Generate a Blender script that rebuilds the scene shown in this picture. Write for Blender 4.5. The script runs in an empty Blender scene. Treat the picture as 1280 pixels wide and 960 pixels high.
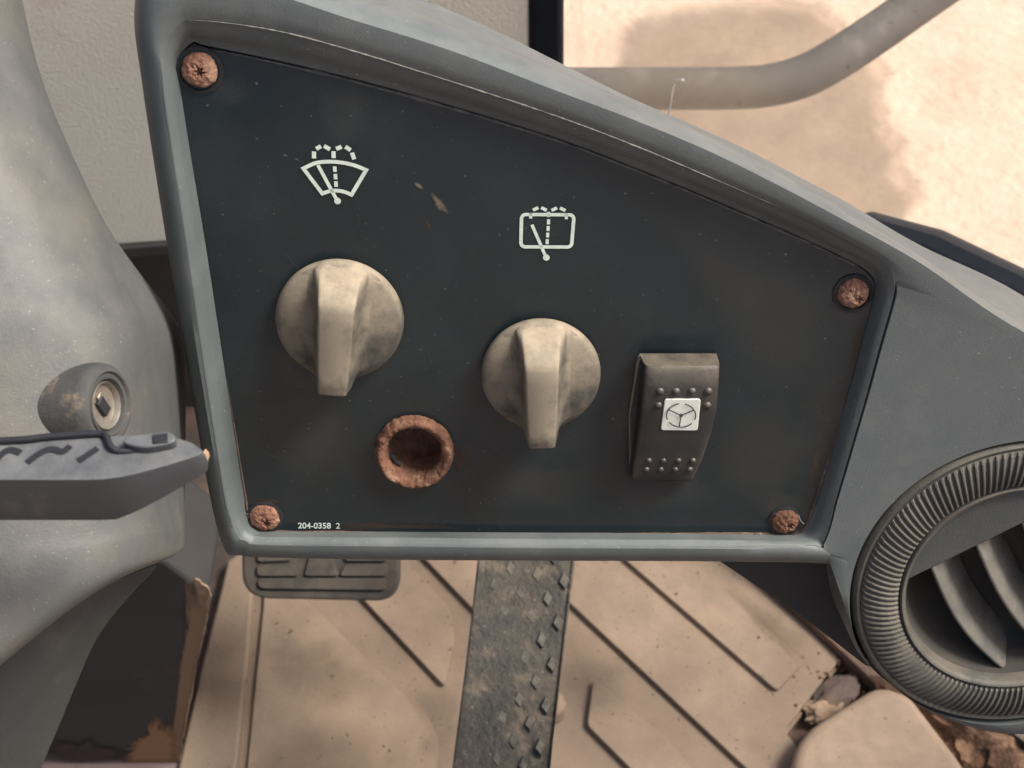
import bpy, bmesh, math, random
from mathutils import Vector, Matrix, noise
from mathutils.geometry import tessellate_polygon
random.seed(7)
R_ = math.radians
S = bpy.context.scene
COL = S.collection

# ------------------------------------------------------------------ camera
FPX = 1875.0                      # focal length in photo pixels (1280 wide)
PITCH = R_(48.0)                  # camera looks down into the cab
FWD = Vector((0, math.cos(PITCH), -math.sin(PITCH)))
UP = Vector((0, math.sin(PITCH), math.cos(PITCH)))
O = Vector((0, 0, 0.52))          # point on the face plate the camera aims at
CAM = O - 0.45 * FWD
cd = bpy.data.cameras.new('camera'); cam = bpy.data.objects.new('camera', cd); COL.objects.link(cam)
cam.location = CAM; cam.rotation_euler = (R_(90) - PITCH, 0, 0)
cd.sensor_width = 36; cd.lens = 36 * FPX / 1280; cd.clip_start = 0.01; cd.clip_end = 2000
cd.dof.use_dof = True; cd.dof.focus_distance = 0.45; cd.dof.aperture_fstop = 32
S.camera = cam

# ------------------------------------------------------------------ light
SUN = Vector((0.56, 0.0, 0.78)).normalized()
w = bpy.data.worlds.new('World'); S.world = w; w.use_nodes = True
nt = w.node_tree; bg = nt.nodes['Background']
sky = nt.nodes.new('ShaderNodeTexSky'); sky.sky_type = 'NISHITA'; sky.sun_disc = False
sky.sun_elevation = math.asin(SUN.z); sky.sun_rotation = math.atan2(SUN.x, SUN.y)
sky.dust_density = 5.0; sky.air_density = 0.6; sky.ozone_density = 0.6
nt.links.new(sky.outputs[0], bg.inputs[0]); bg.inputs[1].default_value = 0.105
sl = bpy.data.lights.new('sun', 'SUN'); so = bpy.data.objects.new('sun', sl); COL.objects.link(so)
sl.energy = 2.6; sl.angle = R_(18); sl.color = (1.0, 0.97, 0.92)
so.rotation_euler = SUN.to_track_quat('Z', 'Y').to_euler(); so.location = (1, 1, 3)
S.view_settings.view_transform = 'Standard'; S.view_settings.look = 'None'
S.view_settings.gamma = 1; S.view_settings.use_curve_mapping = False
S.view_settings.exposure = 0.9

# ------------------------------------------------------------------ geometry helpers
TILT = R_(22)
PN = Vector((0, -math.cos(TILT), math.sin(TILT)))      # face plate normal
PU = Vector((1, 0, 0)); PV = Vector((0, math.sin(TILT), math.cos(TILT)))
def ray(px, py): return PU * ((px - 640) / FPX) + UP * (-(py - 480) / FPX) + FWD
def plane(px, py, p0, n):
    d = ray(px, py); return CAM + d * ((p0 - CAM).dot(n) / d.dot(n))
def pan(px, py, w=0.0): return plane(px, py, O + PN * w, PN)       # on the console face, w above it
def wz(px, py, z=0.0): return plane(px, py, Vector((0, 0, z)), Vector((0, 0, 1)))
def wy(px, py, y): return plane(px, py, Vector((0, y, 0)), Vector((0, 1, 0)))
def dp(px, py, t): return CAM + ray(px, py) * t
def loc(u, v, wv): return O + PU * u + PV * v + PN * wv
def uv(p): q = p - O; return q.dot(PU), q.dot(PV)
PMAT = Matrix((PU, PV, PN)).transposed().to_4x4(); PMAT.translation = O

INV = {}
def thing(name, label, cat, mat4=None, group=None):
    o = bpy.data.objects.new(name, None); COL.objects.link(o); o.empty_display_size = 0.01
    m = mat4 if mat4 is not None else Matrix.Identity(4)
    o.matrix_world = m; INV[o.name] = m.inverted()
    o['label'] = label; o['category'] = cat
    if group: o['group'] = group
    return o
def at(p): return Matrix.Translation(p)
def root_of(o):
    while o.parent: o = o.parent
    return o
def mk(name, verts, faces, mat, parent=None, smooth=35, label=None):
    """one mesh object; verts are world positions"""
    me = bpy.data.meshes.new(name)
    if parent is not None:
        im = INV[root_of(parent).name]; verts = [im @ Vector(v) for v in verts]
    me.from_pydata([tuple(v) for v in verts], [], faces); me.validate(); me.update()
    bm = bmesh.new(); bm.from_mesh(me); bmesh.ops.recalc_face_normals(bm, faces=bm.faces); bm.to_mesh(me); bm.free()
    if smooth:
        me.polygons.foreach_set('use_smooth', [True] * len(me.polygons)); me.set_sharp_from_angle(angle=R_(smooth))
    o = bpy.data.objects.new(name, me); COL.objects.link(o)
    if mat: me.materials.append(mat)
    if parent is not None: o.parent = parent
    if label: o['label'] = label
    return o
def tag(o, label, cat, group=None):
    o['label'] = label; o['category'] = cat
    if group: o['group'] = group
    return o
def struct(o): o['kind'] = 'structure'; return o
def bevel(o, wd, seg=2, ang=30):
    m = o.modifiers.new('bevel', 'BEVEL'); m.width = wd; m.segments = seg; m.limit_method = 'ANGLE'; m.angle_limit = R_(ang); return o
def subs(o, n=2):
    m = o.modifiers.new('subsurf', 'SUBSURF'); m.levels = n; m.render_levels = n; return o
def loft(loops, cu=True, cv=False, cap0=False, cap1=False):
    n = len(loops[0]); V = [p for l in loops for p in l]; F = []
    m = len(loops)
    for j in range(m if cv else m - 1):
        a = j * n; b = ((j + 1) % m) * n
        for i in range(n if cu else n - 1):
            k = (i + 1) % n; F.append((a + i, a + k, b + k, b + i))
    if cap0: F.append(tuple(range(n - 1, -1, -1)))
    if cap1: F.append(tuple(range((m - 1) * n, m * n)))
    return V, F
def cr(keys, n=6, closed=True):
    out = []; N = len(keys); K = [Vector(k) for k in keys]
    for i in range(N if closed else N - 1):
        if closed: p0, p1, p2, p3 = K[i - 1], K[i], K[(i + 1) % N], K[(i + 2) % N]
        else: p0, p1, p2, p3 = K[max(i - 1, 0)], K[i], K[i + 1], K[min(i + 2, N - 1)]
        for s in range(n):
            t = s / n
            out.append(0.5 * (2 * p1 + (p2 - p0) * t + (2 * p0 - 5 * p1 + 4 * p2 - p3) * t * t + (3 * p1 - p0 - 3 * p2 + p3) * t ** 3))
    if not closed: out.append(K[-1])
    return out
def roundpoly(pts, rad, seg=5):
    """round the corners of a closed 2D/3D polygon"""
    out = []; N = len(pts); P = [Vector(p) for p in pts]
    for i in range(N):
        r = rad[i] if isinstance(rad, (list, tuple)) else rad
        p = P[i]; a = P[i - 1] - p; b = P[(i + 1) % N] - p
        if r <= 0: out.append(p); continue
        ra = min(r, a.length * .48); rb = min(r, b.length * .48)
        A = p + a.normalized() * ra; B = p + b.normalized() * rb
        for s in range(seg + 1):
            t = s / seg; out.append(A * (1 - t) ** 2 + p * (2 * t * (1 - t)) + B * t * t)
    return out
def prism(name, top, off, mat, parent=None, bev=0.0, smooth=30, seg=2, label=None):
    """polygon 'top' (world) extruded by vector off"""
    n = len(top); off = Vector(off)
    V = [Vector(p) for p in top] + [Vector(p) + off for p in top]
    F = [tuple(range(n)), tuple(range(2 * n - 1, n - 1, -1))] + [(i, n + i, n + (i + 1) % n, (i + 1) % n) for i in range(n)]
    o = mk(name, V, F, mat, parent, smooth, label)
    if bev: bevel(o, bev, seg)
    return o
def tube(name, path, r, mat, parent=None, seg=16, cap=True):
    P = [Vector(p) for p in path]; loops = []; ref = None
    for i, p in enumerate(P):
        t = (P[min(i + 1, len(P) - 1)] - P[max(i - 1, 0)]).normalized()
        if ref is None: ref = t.orthogonal().normalized()
        a = (ref - t * ref.dot(t)).normalized(); ref = a; b = t.cross(a)
        rr = r(i / (len(P) - 1)) if callable(r) else r
        loops.append([p + a * rr * math.cos(2 * math.pi * k / seg) + b * rr * math.sin(2 * math.pi * k / seg) for k in range(seg)])
    V, F = loft(loops, True, False, cap, cap)
    return mk(name, V, F, mat, parent, 60)
def lathe(name, prof, c, ax, mat, parent=None, seg=64, smooth=35, jit=0, js=900, xdir=None, cap0=False, cap1=False):
    ax = Vector(ax).normalized(); x = Vector(xdir) if xdir else (PU if abs(ax.dot(PU)) < .9 else Vector((0, 1, 0)))
    x = (x - ax * x.dot(ax)).normalized(); y = ax.cross(x); loops = []
    for (r, h) in prof:
        L = []
        for k in range(seg):
            a = 2 * math.pi * k / seg; p = c + x * r * math.cos(a) + y * r * math.sin(a) + ax * h
            if jit: p = p + noise.noise_vector(p * js) * jit
            L.append(p)
        loops.append(L)
    V, F = loft(loops, True, False, cap0, cap1)
    return mk(name, V, F, mat, parent, smooth)

# ------------------------------------------------------------------ materials
def mat(name, c1, c2=None, scale=40, rough=.6, bump=.0, bscale=300, c3=None, s3=6, t3=(.5, .7), dust=None, dust_amt=0.0,
        spec=.5, detail=6, rvar=.0, metal=0, edge=None, edge_r=(.52, .58), speck=None, speck_scale=900, speck_t=.72, crack=None, t2=(.35, .65), lowbump=0.0, bdist=.001):
    m = bpy.data.materials.new(name); m.use_nodes = True; N = m.node_tree.nodes; L = m.node_tree.links
    b = N['Principled BSDF']; b.inputs['Roughness'].default_value = rough; b.inputs['Metallic'].default_value = metal
    b.inputs['Specular IOR Level'].default_value = spec
    tc = N.new('ShaderNodeTexCoord').outputs['Object']
    def nz(sc, det=6, ro=.6):
        n = N.new('ShaderNodeTexNoise'); n.inputs['Scale'].default_value = sc; n.inputs['Detail'].default_value = det
        n.inputs['Roughness'].default_value = ro; L.new(tc, n.inputs['Vector']); return n.outputs['Fac']
    def ramp(f, a, bb):
        r = N.new('ShaderNodeMapRange'); r.inputs[1].default_value = a; r.inputs[2].default_value = bb; L.new(f, r.inputs[0]); return r.outputs[0]
    def mix(f, a, bb):
        x = N.new('ShaderNodeMix'); x.data_type = 'RGBA'
        if hasattr(f, 'is_linked'): L.new(f, x.inputs[0])
        else: x.inputs[0].default_value = f
        for s, v in ((x.inputs[6], a), (x.inputs[7], bb)):
            if hasattr(v, 'is_linked'): L.new(v, s)
            else: s.default_value = (*v, 1)
        return x.outputs[2]
    col = c1
    if c2: col = mix(ramp(nz(scale, detail), *t2), col, c2)
    if c3: col = mix(ramp(nz(s3, 8, .65), *t3), col, c3)
    if dust:
        g = N.new('ShaderNodeNewGeometry'); sx = N.new('ShaderNodeSeparateXYZ'); L.new(g.outputs['Normal'], sx.inputs[0])
        f = ramp(sx.outputs['Z'], .2, 1.0)
        mm = N.new('ShaderNodeMath'); mm.operation = 'MULTIPLY'; L.new(f, mm.inputs[0]); L.new(ramp(nz(60, 8, .7), .3, .65), mm.inputs[1])
        m2 = N.new('ShaderNodeMath'); m2.operation = 'MULTIPLY'; L.new(mm.outputs[0], m2.inputs[0]); m2.inputs[1].default_value = dust_amt
        col = mix(m2.outputs[0], col, dust)
    if edge:
        g = N.new('ShaderNodeNewGeometry'); e = ramp(g.outputs['Pointiness'], *edge_r)
        mm = N.new('ShaderNodeMath'); mm.operation = 'MULTIPLY'; L.new(e, mm.inputs[0]); L.new(ramp(nz(120, 6, .7), .35, .6), mm.inputs[1])
        col = mix(mm.outputs[0], col, edge)
    if crack:
        vo = N.new('ShaderNodeTexVoronoi'); vo.feature = 'DISTANCE_TO_EDGE'; vo.inputs['Scale'].default_value = crack[0]
        wn = N.new('ShaderNodeTexNoise'); wn.inputs['Scale'].default_value = 9; L.new(tc, wn.inputs['Vector'])
        va = N.new('ShaderNodeVectorMath'); va.operation = 'MULTIPLY_ADD'; L.new(wn.outputs['Color'], va.inputs[0]); va.inputs[1].default_value = (.06, .06, .06); L.new(tc, va.inputs[2])
        L.new(va.outputs[0], vo.inputs['Vector']); r = N.new('ShaderNodeMapRange'); L.new(vo.outputs['Distance'], r.inputs[0])
        r.inputs[1].default_value = 0; r.inputs[2].default_value = .09; r.inputs[3].default_value = crack[2]; r.inputs[4].default_value = 0
        col = mix(r.outputs[0], col, crack[1])
    if speck: col = mix(ramp(nz(speck_scale, 2, .5), speck_t, speck_t + .04), col, speck)
    if hasattr(col, 'is_linked'): L.new(col, b.inputs['Base Color'])
    else: b.inputs['Base Color'].default_value = (*col, 1)
    if rvar:
        r = N.new('ShaderNodeMapRange'); L.new(nz(25, 6, .7), r.inputs[0]); r.inputs[1].default_value = .3; r.inputs[2].default_value = .7
        r.inputs[3].default_value = rough - rvar; r.inputs[4].default_value = rough + rvar; L.new(r.outputs[0], b.inputs['Roughness'])
    prev = None
    for (st, sc, dd) in ((bump, bscale, bdist), (lowbump, 45, .004)):
        if st:
            bp = N.new('ShaderNodeBump'); bp.inputs['Strength'].default_value = st; bp.inputs['Distance'].default_value = dd
            L.new(nz(sc, 5, .6), bp.inputs['Height'])
            if prev: L.new(prev, bp.inputs['Normal'])
            prev = bp.outputs[0]
    if prev: L.new(prev, b.inputs['Normal'])
    m['tc'] = 1
    return m
TAN = (.42, .33, .23)
M = {}
M['housing'] = mat('housing_plastic', (.086, .099, .097), (.096, .110, .106), 70, .5, .16, 1900, (.134, .142, .134), 35, (.5, .85), dust=(.21, .22, .21), dust_amt=.45, rvar=.06, speck=(.24, .235, .20), speck_scale=900, speck_t=.72)
M['plate'] = mat('plate_black', (.0048, .0106, .0125), (.0085, .0152, .0170), 26, .38, .12, 1900, (.0165, .0235, .0240), 30, (.50, .80), rvar=.14, speck=(.085, .085, .075), speck_scale=640, speck_t=.715)
M['print'] = mat('white_print', (.62, .68, .58), (.50, .56, .48), 300, .6)
M['knob'] = mat('dusty_knob', (.195, .165, .115), (.130, .113, .083), 60, .8, .14, 2600, (.045, .042, .036), 80, (.42, .62), dust=(.48, .39, .27), dust_amt=.8, edge=(.40, .33, .23), edge_r=(.53, .60))
M['rust'] = mat('rust', (.20, .10, .062), (.105, .05, .033), 420, .95, .7, 1600, (.33, .20, .125), 200, (.52, .68), spec=.2, bdist=.0005)
M['rustdark'] = mat('rust_inside', (.26, .14, .088), (.14, .078, .052), 300, .95, .6, 900, spec=.2)
M['black'] = mat('black_gap', (.012, .012, .012), None, rough=.8)
M['rocker'] = mat('rocker_plastic', (.019, .0195, .0185), (.028, .027, .025), 90, .48, .2, 1900, (.055, .05, .04), 100, (.55, .76), dust=(.30, .25, .18), dust_amt=.55, edge=(.17, .145, .105), edge_r=(.53, .62))
M['dot'] = mat('rocker_dot', (.026, .026, .024), (.04, .038, .033), 90, .45, dust=(.2, .17, .125), dust_amt=.5)
M['swframe'] = mat('switch_frame', (.10, .092, .075), (.17, .145, .105), 200, .7, .3, 1500, dust=(.36, .3, .2), dust_amt=.8, edge=(.34, .28, .19))
M['tile'] = mat('white_tile', (.72, .72, .64), (.66, .66, .58), 200, .45)
M['ink'] = mat('dark_ink', (.03, .03, .028), None, rough=.6)
M['vent'] = mat('vent_plastic', (.046, .047, .042), (.066, .063, .053), 70, .6, .25, 1500, (.10, .09, .068), 40, (.50, .72), dust=(.24, .205, .15), dust_amt=.6, edge=(.13, .115, .086), edge_r=(.515, .60))
M['ventplate'] = mat('vent_plate', (.052, .057, .055), (.068, .072, .068), 60, .6, .2, 1500)
M['blade'] = mat('vent_blade', (.075, .071, .062), (.115, .105, .088), 60, .7, .25, 1200, dust=(.26, .23, .175), dust_amt=.5, edge=(.32, .285, .215), edge_r=(.53, .62))
M['barrel'] = mat('vent_barrel', (.038, .034, .027), (.06, .052, .04), 50, .8, .2, 900)
M['shroud'] = mat('column_shroud', (.078, .082, .079), (.098, .101, .095), 60, .6, .22, 1500, (.14, .126, .098), 38, (.50, .82), dust=(.20, .185, .15), dust_amt=.5, speck=(.22, .2, .16), speck_scale=1100, speck_t=.69, rvar=.08)
M['lowercover'] = mat('lower_cover', (.020, .022, .021), (.028, .030, .028), 25, .6, .2, 1200, (.07, .068, .06), 20, (.55, .8), speck=(.14, .135, .12), speck_scale=700, speck_t=.75)
M['lever'] = mat('lever_plastic', (.050, .055, .060), (.060, .065, .069), 40, .5, .15, 1500, (.12, .11, .10), 45, (.58, .75), dust=(.20, .20, .19), dust_amt=.7)
M['leverdark'] = mat('lever_print', (.014, .015, .017), None, rough=.6)
M['lock'] = mat('lock_rubber', (.045, .046, .044), (.07, .067, .06), 90, .75, .3, 900, (.26, .19, .12), 90, (.56, .72))
M['chrome'] = mat('lock_metal', (.34, .325, .29), (.25, .21, .16), 200, .5, .1, 700, metal=.7)
M['pillar'] = mat('pillar_paint', (.79, .76, .61), (.83, .80, .66), 9, .6, .8, 420, (.60, .54, .44), 11, (.55, .8), rvar=.08, speck=(.46, .42, .35), speck_scale=260, speck_t=.74, bdist=.0012)
M['seal'] = mat('rubber_seal', (.007, .010, .015), (.012, .015, .020), 40, .8, spec=.2)
M['firewall'] = mat('firewall_dark', (.035, .033, .03), (.06, .05, .04), 20, .8, .3, 200)
M['blackbox'] = mat('black_box_paint', (.026, .026, .025), (.040, .039, .036), 18, .6, .2, 500, (.09, .075, .055), 24, (.58, .82))
M['tan'] = mat('tan_dust', (.36, .25, .165), (.27, .18, .115), 60, .95, .4, 600, (.42, .29, .18), 40)
M['mat'] = mat('floor_mat', (.30, .222, .155), (.235, .175, .124), 22, .9, .5, 700, (.195, .146, .108), 9, (.42, .72), speck=(.10, .068, .048), speck_scale=330, speck_t=.69, spec=.25, lowbump=.25)
M['pad'] = mat('floor_pad', (.33, .243, .168), (.255, .19, .134), 20, .88, .45, 800, (.21, .157, .115), 10, (.42, .74), speck=(.12, .08, .055), speck_scale=300, speck_t=.70, spec=.25, lowbump=.25)
M['cabfloor'] = mat('cab_floor', (.10, .075, .06), (.055, .042, .035), 30, .9, .5, 200, (.2, .12, .075), 18)
M['pedal'] = mat('pedal_rubber', (.038, .032, .025), (.056, .047, .036), 60, .85, .35, 900, (.085, .066, .048), 40, (.5, .75), edge=(.10, .08, .06))
M['steel'] = mat('tread_steel', (.048, .044, .036), (.095, .08, .058), 60, .6, .8, 300, (.17, .135, .094), 80, (.53, .68), spec=.35, speck=(.25, .215, .16), speck_scale=480, speck_t=.70, rvar=.15, bdist=.002)
M['diamond'] = mat('tread_diamond', (.042, .040, .033), (.072, .063, .048), 120, .55, .7, 400, edge=(.14, .122, .09), edge_r=(.53, .63))
M['steeledge'] = mat('steel_edge', (.058, .062, .06), (.09, .088, .078), 60, .5, .3, 600)
M['rail'] = mat('handrail_paint', (.055, .055, .052), (.085, .082, .075), 30, .7, .5, 120, (.15, .14, .12), 25, (.55, .75), speck=(.03, .028, .026), speck_scale=140, speck_t=.68, spec=.25)
M['sand'] = mat('sand', (.62, .455, .33), (.67, .50, .37), 9, .95, .8, 45, (.55, .395, .285), 6, (.48, .72), spec=.1, crack=(22, (.42, .27, .19), .18), speck=(.4, .27, .18), speck_scale=50, speck_t=.74, bdist=.01)
M['fibre2'] = mat('fibre_grey', (.30, .30, .28), None, rough=.7)
M['fibre'] = mat('fibre', (.8, .8, .74), None, rough=.7)
M['scuff'] = mat('scuff', (.26, .225, .17), (.13, .115, .09), 500, .8, .3, 900)

def veil(name, colr, amt, gloss=.0, noisy=None, edge=False):
    m = bpy.data.materials.new(name); m.use_nodes = True; N = m.node_tree.nodes; L = m.node_tree.links
    N.remove(N['Principled BSDF']); out = N['Material Output']
    t = N.new('ShaderNodeBsdfTransparent'); d = N.new('ShaderNodeBsdfDiffuse'); tr = N.new('ShaderNodeBsdfTranslucent')
    d.inputs[0].default_value = (*colr, 1); tr.inputs[0].default_value = (*colr, 1)
    a = N.new('ShaderNodeMixShader'); a.inputs[0].default_value = .5; L.new(d.outputs[0], a.inputs[1]); L.new(tr.outputs[0], a.inputs[2])
    x = N.new('ShaderNodeMixShader'); L.new(t.outputs[0], x.inputs[1]); L.new(a.outputs[0], x.inputs[2]); x.inputs[0].default_value = amt
    if noisy:
        tc = N.new('ShaderNodeTexCoord'); n = N.new('ShaderNodeTexNoise'); n.inputs['Scale'].default_value = noisy; n.inputs['Detail'].default_value = 8
        L.new(tc.outputs['Object'], n.inputs['Vector']); r = N.new('ShaderNodeMapRange'); L.new(n.outputs[0], r.inputs[0])
        r.inputs[1].default_value = .3; r.inputs[2].default_value = .7; r.inputs[3].default_value = amt * .75; r.inputs[4].default_value = min(1, amt * 1.25)
        if edge:
            at_ = N.new('ShaderNodeAttribute'); at_.attribute_name = 'dust_density'; mu = N.new('ShaderNodeMath'); mu.operation = 'MULTIPLY'  # edge opacity, also of the painted shadow
            L.new(r.outputs[0], mu.inputs[0]); L.new(at_.outputs['Fac'], mu.inputs[1]); L.new(mu.outputs[0], x.inputs[0])
        else: L.new(r.outputs[0], x.inputs[0])
    sh = x
    if gloss:
        g = N.new('ShaderNodeBsdfGlossy'); g.inputs['Roughness'].default_value = .05
        y = N.new('ShaderNodeMixShader'); y.inputs[0].default_value = gloss; L.new(x.outputs[0], y.inputs[1]); L.new(g.outputs[0], y.inputs[2]); sh = y
    L.new(sh.outputs[0], out.inputs[0]); return m
M['glass'] = veil('dusty_glass', (.58, .52, .44), .11, .02, 14)
M['film'] = veil('dust_film', (.50, .42, .31), .24, 0, 9, True)
M['film2'] = veil('dust_streak', (.62, .5, .36), .10, 0, 60, True)

# ================================================================== SETTING
G = -0.9
def grid_sheet(name, x0, x1, y0, y1, nx, ny, fz, m):
    V = [Vector((x0 + (x1 - x0) * i / nx, y0 + (y1 - y0) * j / ny, 0)) for j in range(ny + 1) for i in range(nx + 1)]
    for v in V: v.z = fz(v.x, v.y)
    F = [(j * (nx + 1) + i, j * (nx + 1) + i + 1, (j + 1) * (nx + 1) + i + 1, (j + 1) * (nx + 1) + i) for j in range(ny) for i in range(nx)]
    return mk(name, V, F, m, None, 180)
def gz(x, y):
    k = 1 if (abs(x - 1) < 3 and abs(y - 2) < 3) else 0
    return G + k * (.03 * noise.noise((x * 2.1, y * 2.1, 0)) + .014 * noise.noise((x * 8, y * 8, 3)))
def warp(t): return math.copysign(abs(t) ** 5 * 300 + abs(t) * 3, t)
nx = 180
V = []
for j in range(nx + 1):
    for i in range(nx + 1):
        x = .8 + warp(2 * i / nx - 1); y = 2 + warp(2 * j / nx - 1)
        f = max(0, 1 - (abs(x - .8) + abs(y - 2)) / 8)
        V.append(Vector((x, y, G + f * (.012 * noise.noise((x * 2.1, y * 2.1, 0)) + .010 * noise.noise((x * 7, y * 7, 3))))))
F = [(j * (nx + 1) + i, j * (nx + 1) + i + 1, (j + 1) * (nx + 1) + i + 1, (j + 1) * (nx + 1) + i) for j in range(nx) for i in range(nx)]
struct(mk('sandy_ground', V, F, M['sand'], None, 180))

SHADOWPX = [(752, 200), (750, 100), (764, 50), (795, 15), (900, -10), (1010, -2), (1062, 20), (1104, 62), (1122, 120), (1128, 180), (1142, 225), (1148, 290), (1156, 360), (1100, 420), (900, 420), (780, 330)]  # outline of the shadow painted on the sand

# unseen panels added to block sand bounce (behind and beside the camera)
M['blocker'] = mat('blocker_beige', (.26, .23, .185), (.30, .26, .21), 10, .6)  # beige so the added panels bounce warm light
def blocker_quad(p, q, z0=-.05, z1=.30):
    d = Vector((q[0] - p[0], q[1] - p[1], 0)).normalized(); nn = Vector((d.y, -d.x, 0)) * .02
    return prism('bounce_blocker', [Vector((p[0], p[1], z0)), Vector((q[0], q[1], z0)), Vector((q[0], q[1], z1)), Vector((p[0], p[1], z1))], nn, M['blocker'], None, 0, 0)
for p, q in (((.75, -.95), (-.78, -.95)), ((-.78, -.93), (-.78, .45)), ((.75, -.28), (.75, -.93))): struct(blocker_quad(p, q))

# cab floor plate, under the mat
cf = prism('cab_floor', [Vector(p) for p in ((-.76, -.94, -.006), (.74, -.94, -.006), (.74, -.27, -.006), (.0, .47, -.006), (-.76, .47, -.006))], (0, 0, -.05), M['cabfloor'], None, 0, 0)
struct(cf)
# dark bulkhead below pillar and window
struct(prism('bulkhead', [Vector(p) for p in ((-.7, .45, -.006), (.0, .45, -.006), (.0, .45, .30), (-.7, .45, .30))], (0, .02, 0), M['firewall'], None, 0, 0))

# ---- pillar panel left of the window
YP = .43
pil = thing('cab_pillar', 'pale grey textured metal pillar panel behind the console, left of the window', 'pillar', at(Vector((-.2, YP, .18))))
pv = [wy(-260, 335, YP), wy(300, 298, YP), wy(663, 300, YP), wy(661, -330, YP), wy(-260, -330, YP)]
prism('panel', pv, (0, .014, 0), M['pillar'], pil, .003, 30)
prism('flange', [wy(-200, 338, YP - .004), wy(222, 305, YP - .004), wy(222, 318, YP - .004), wy(-200, 352, YP - .004)], (0, .016, 0), M['firewall'], pil, .001)

# ---- window: seal, pane, dust on the pane, lower frame
GN = Vector((1, 1, 0)).normalized(); GP = Vector((.23, .23, .5))
def gl(px, py, off=0.0): return plane(px, py, GP - GN * off, GN)
win = thing('side_window', 'dusty cab side window pane with black rubber seal, sand seen through it', 'window', at(gl(1060, 270)))
g0, g1, g2, g3 = gl(700, 420), gl(1340, 430), gl(1700, -420), gl(700, -420)
zs = gl(1060, 275).z
a = gl(690, 80); bb = a + Vector((1, -1, 0)).normalized() * .75
pane = prism('pane', [Vector((a.x, a.y, .031)), Vector((bb.x, bb.y, .031)), Vector((bb.x, bb.y, zs + .6)), Vector((a.x, a.y, zs + .6))], GN * .004, M['glass'], win, 0, 0)
prism('seal', [wy(661.5, 330, YP - .002), wy(705, 330, YP - .002), wy(705, -330, YP - .002), wy(661.5, -330, YP - .002)], (0, .03, 0), M['seal'], win, .004, 40, 3)
fr = []
for (px, py) in ((1020, 300), (1062, 284), (1152, 309), (1290, 376), (1420, 440)): fr.append(gl(px, py, .012))
lowf = [fr[0], fr[1], fr[2], fr[3], fr[4], gl(1420, 520, .012), gl(1290, 440, .012), gl(1160, 400, .012), gl(1060, 340, .012), gl(1020, 330, .012)]
prism('lower_frame', lowf, GN * .02, M['seal'], win, .003, 40, 3)
def soft_blob(name, L, nrm, m, parent, wob, sc, soft):
    p0 = L[0].copy()
    L = [p + (noise.noise_vector(p * sc) * wob + noise.noise_vector(p * sc * 4) * wob * .4) for p in L]
    L = [p - nrm * (p - p0).dot(nrm) for p in L]
    c = sum(L, Vector()) / len(L); n = len(L)
    V, F = loft([L, [c + (p - c) * (1 + soft) / 2 for p in L], [c + (p - c) * soft for p in L]]); F.append(tuple(range(2 * n, 3 * n)))
    o = mk(name, V, F, m, parent, 0)
    at_ = o.data.attributes.new('dust_density', 'FLOAT', 'POINT')  # edge opacity for dust, stains and the painted shadow
    for i in range(3 * n): at_.data[i].value = (0, .55, 1)[i // n]
    return o
M['ground_shadow'] = veil('shadow_tint', (.33, .275, .20), .52, 0, 14, True)
struct(soft_blob('painted_shadow_patch', cr([wz(x, y, G + .025) for x, y in SHADOWPX], 12), Vector((0, 0, 1)), M['ground_shadow'], None, .045, 9, .93))  # tinted sheet that paints a shadow shape onto the ground
def blob(name, pts, off, m, parent, wob=.006, sc=40, soft=.88):
    return soft_blob(name, cr([gl(x, y, off) for x, y in pts], 10), GN, m, parent, wob, sc, soft)
blob('dust_film', [(716, 140), (716, 60), (740, 20), (800, 10), (870, 30), (930, 60), (985, 75), (1010, 110), (990, 150), (940, 200), (900, 260), (800, 220)], .0015, M['film'], win, .002, 40, .5)
blob('dust_streak', [(820, 70), (860, 30), (930, 25), (990, 50), (960, 62), (900, 55), (850, 80)], .0025, M['film2'], win, .002, 60)
blob('dust_streak', [(1060, 190), (1090, 150), (1115, 160), (1100, 185), (1075, 200)], .0025, M['film2'], win, .002, 60)
blob('dust_streak', [(716, 60), (712, 0), (725, -20), (732, 40), (728, 90)], .0025, M['film2'], win, .002, 60)
tube('loose_fibre', cr([gl(836, 142, .004), gl(838, 128, .006), gl(841, 110, .007), gl(845, 101, .008), gl(854, 100, .009)], 6, False), .0006, M['fibre'], win, 6)

# low kick strip under the glazing, which reaches down to the floor
struct(prism('kick_strip', [Vector((a.x - .02, a.y + .02, .03)), Vector((bb.x, bb.y, .03)), Vector((bb.x, bb.y, -.006)), Vector((a.x - .02, a.y + .02, -.006))], GN * .01, M['firewall'], None, 0, 0))

# ---- handrail outside the glass
rl = [dp(560, 112, 1.02), dp(700, 111, 1.02), dp(820, 111, 1.02), dp(920, 110, 1.02), dp(965, 106, 1.02), dp(1005, 95, 1.02), dp(1045, 74, 1.02), dp(1100, 38, 1.03), dp(1180, -18, 1.04), dp(1400, -170, 1.06), dp(1700, -380, 1.1)]
tag(tube('handrail', cr(rl, 8, False), .0145, M['rail'], None, 24), 'weathered grey bent handrail tube outside the dusty window', 'handrail')

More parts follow.
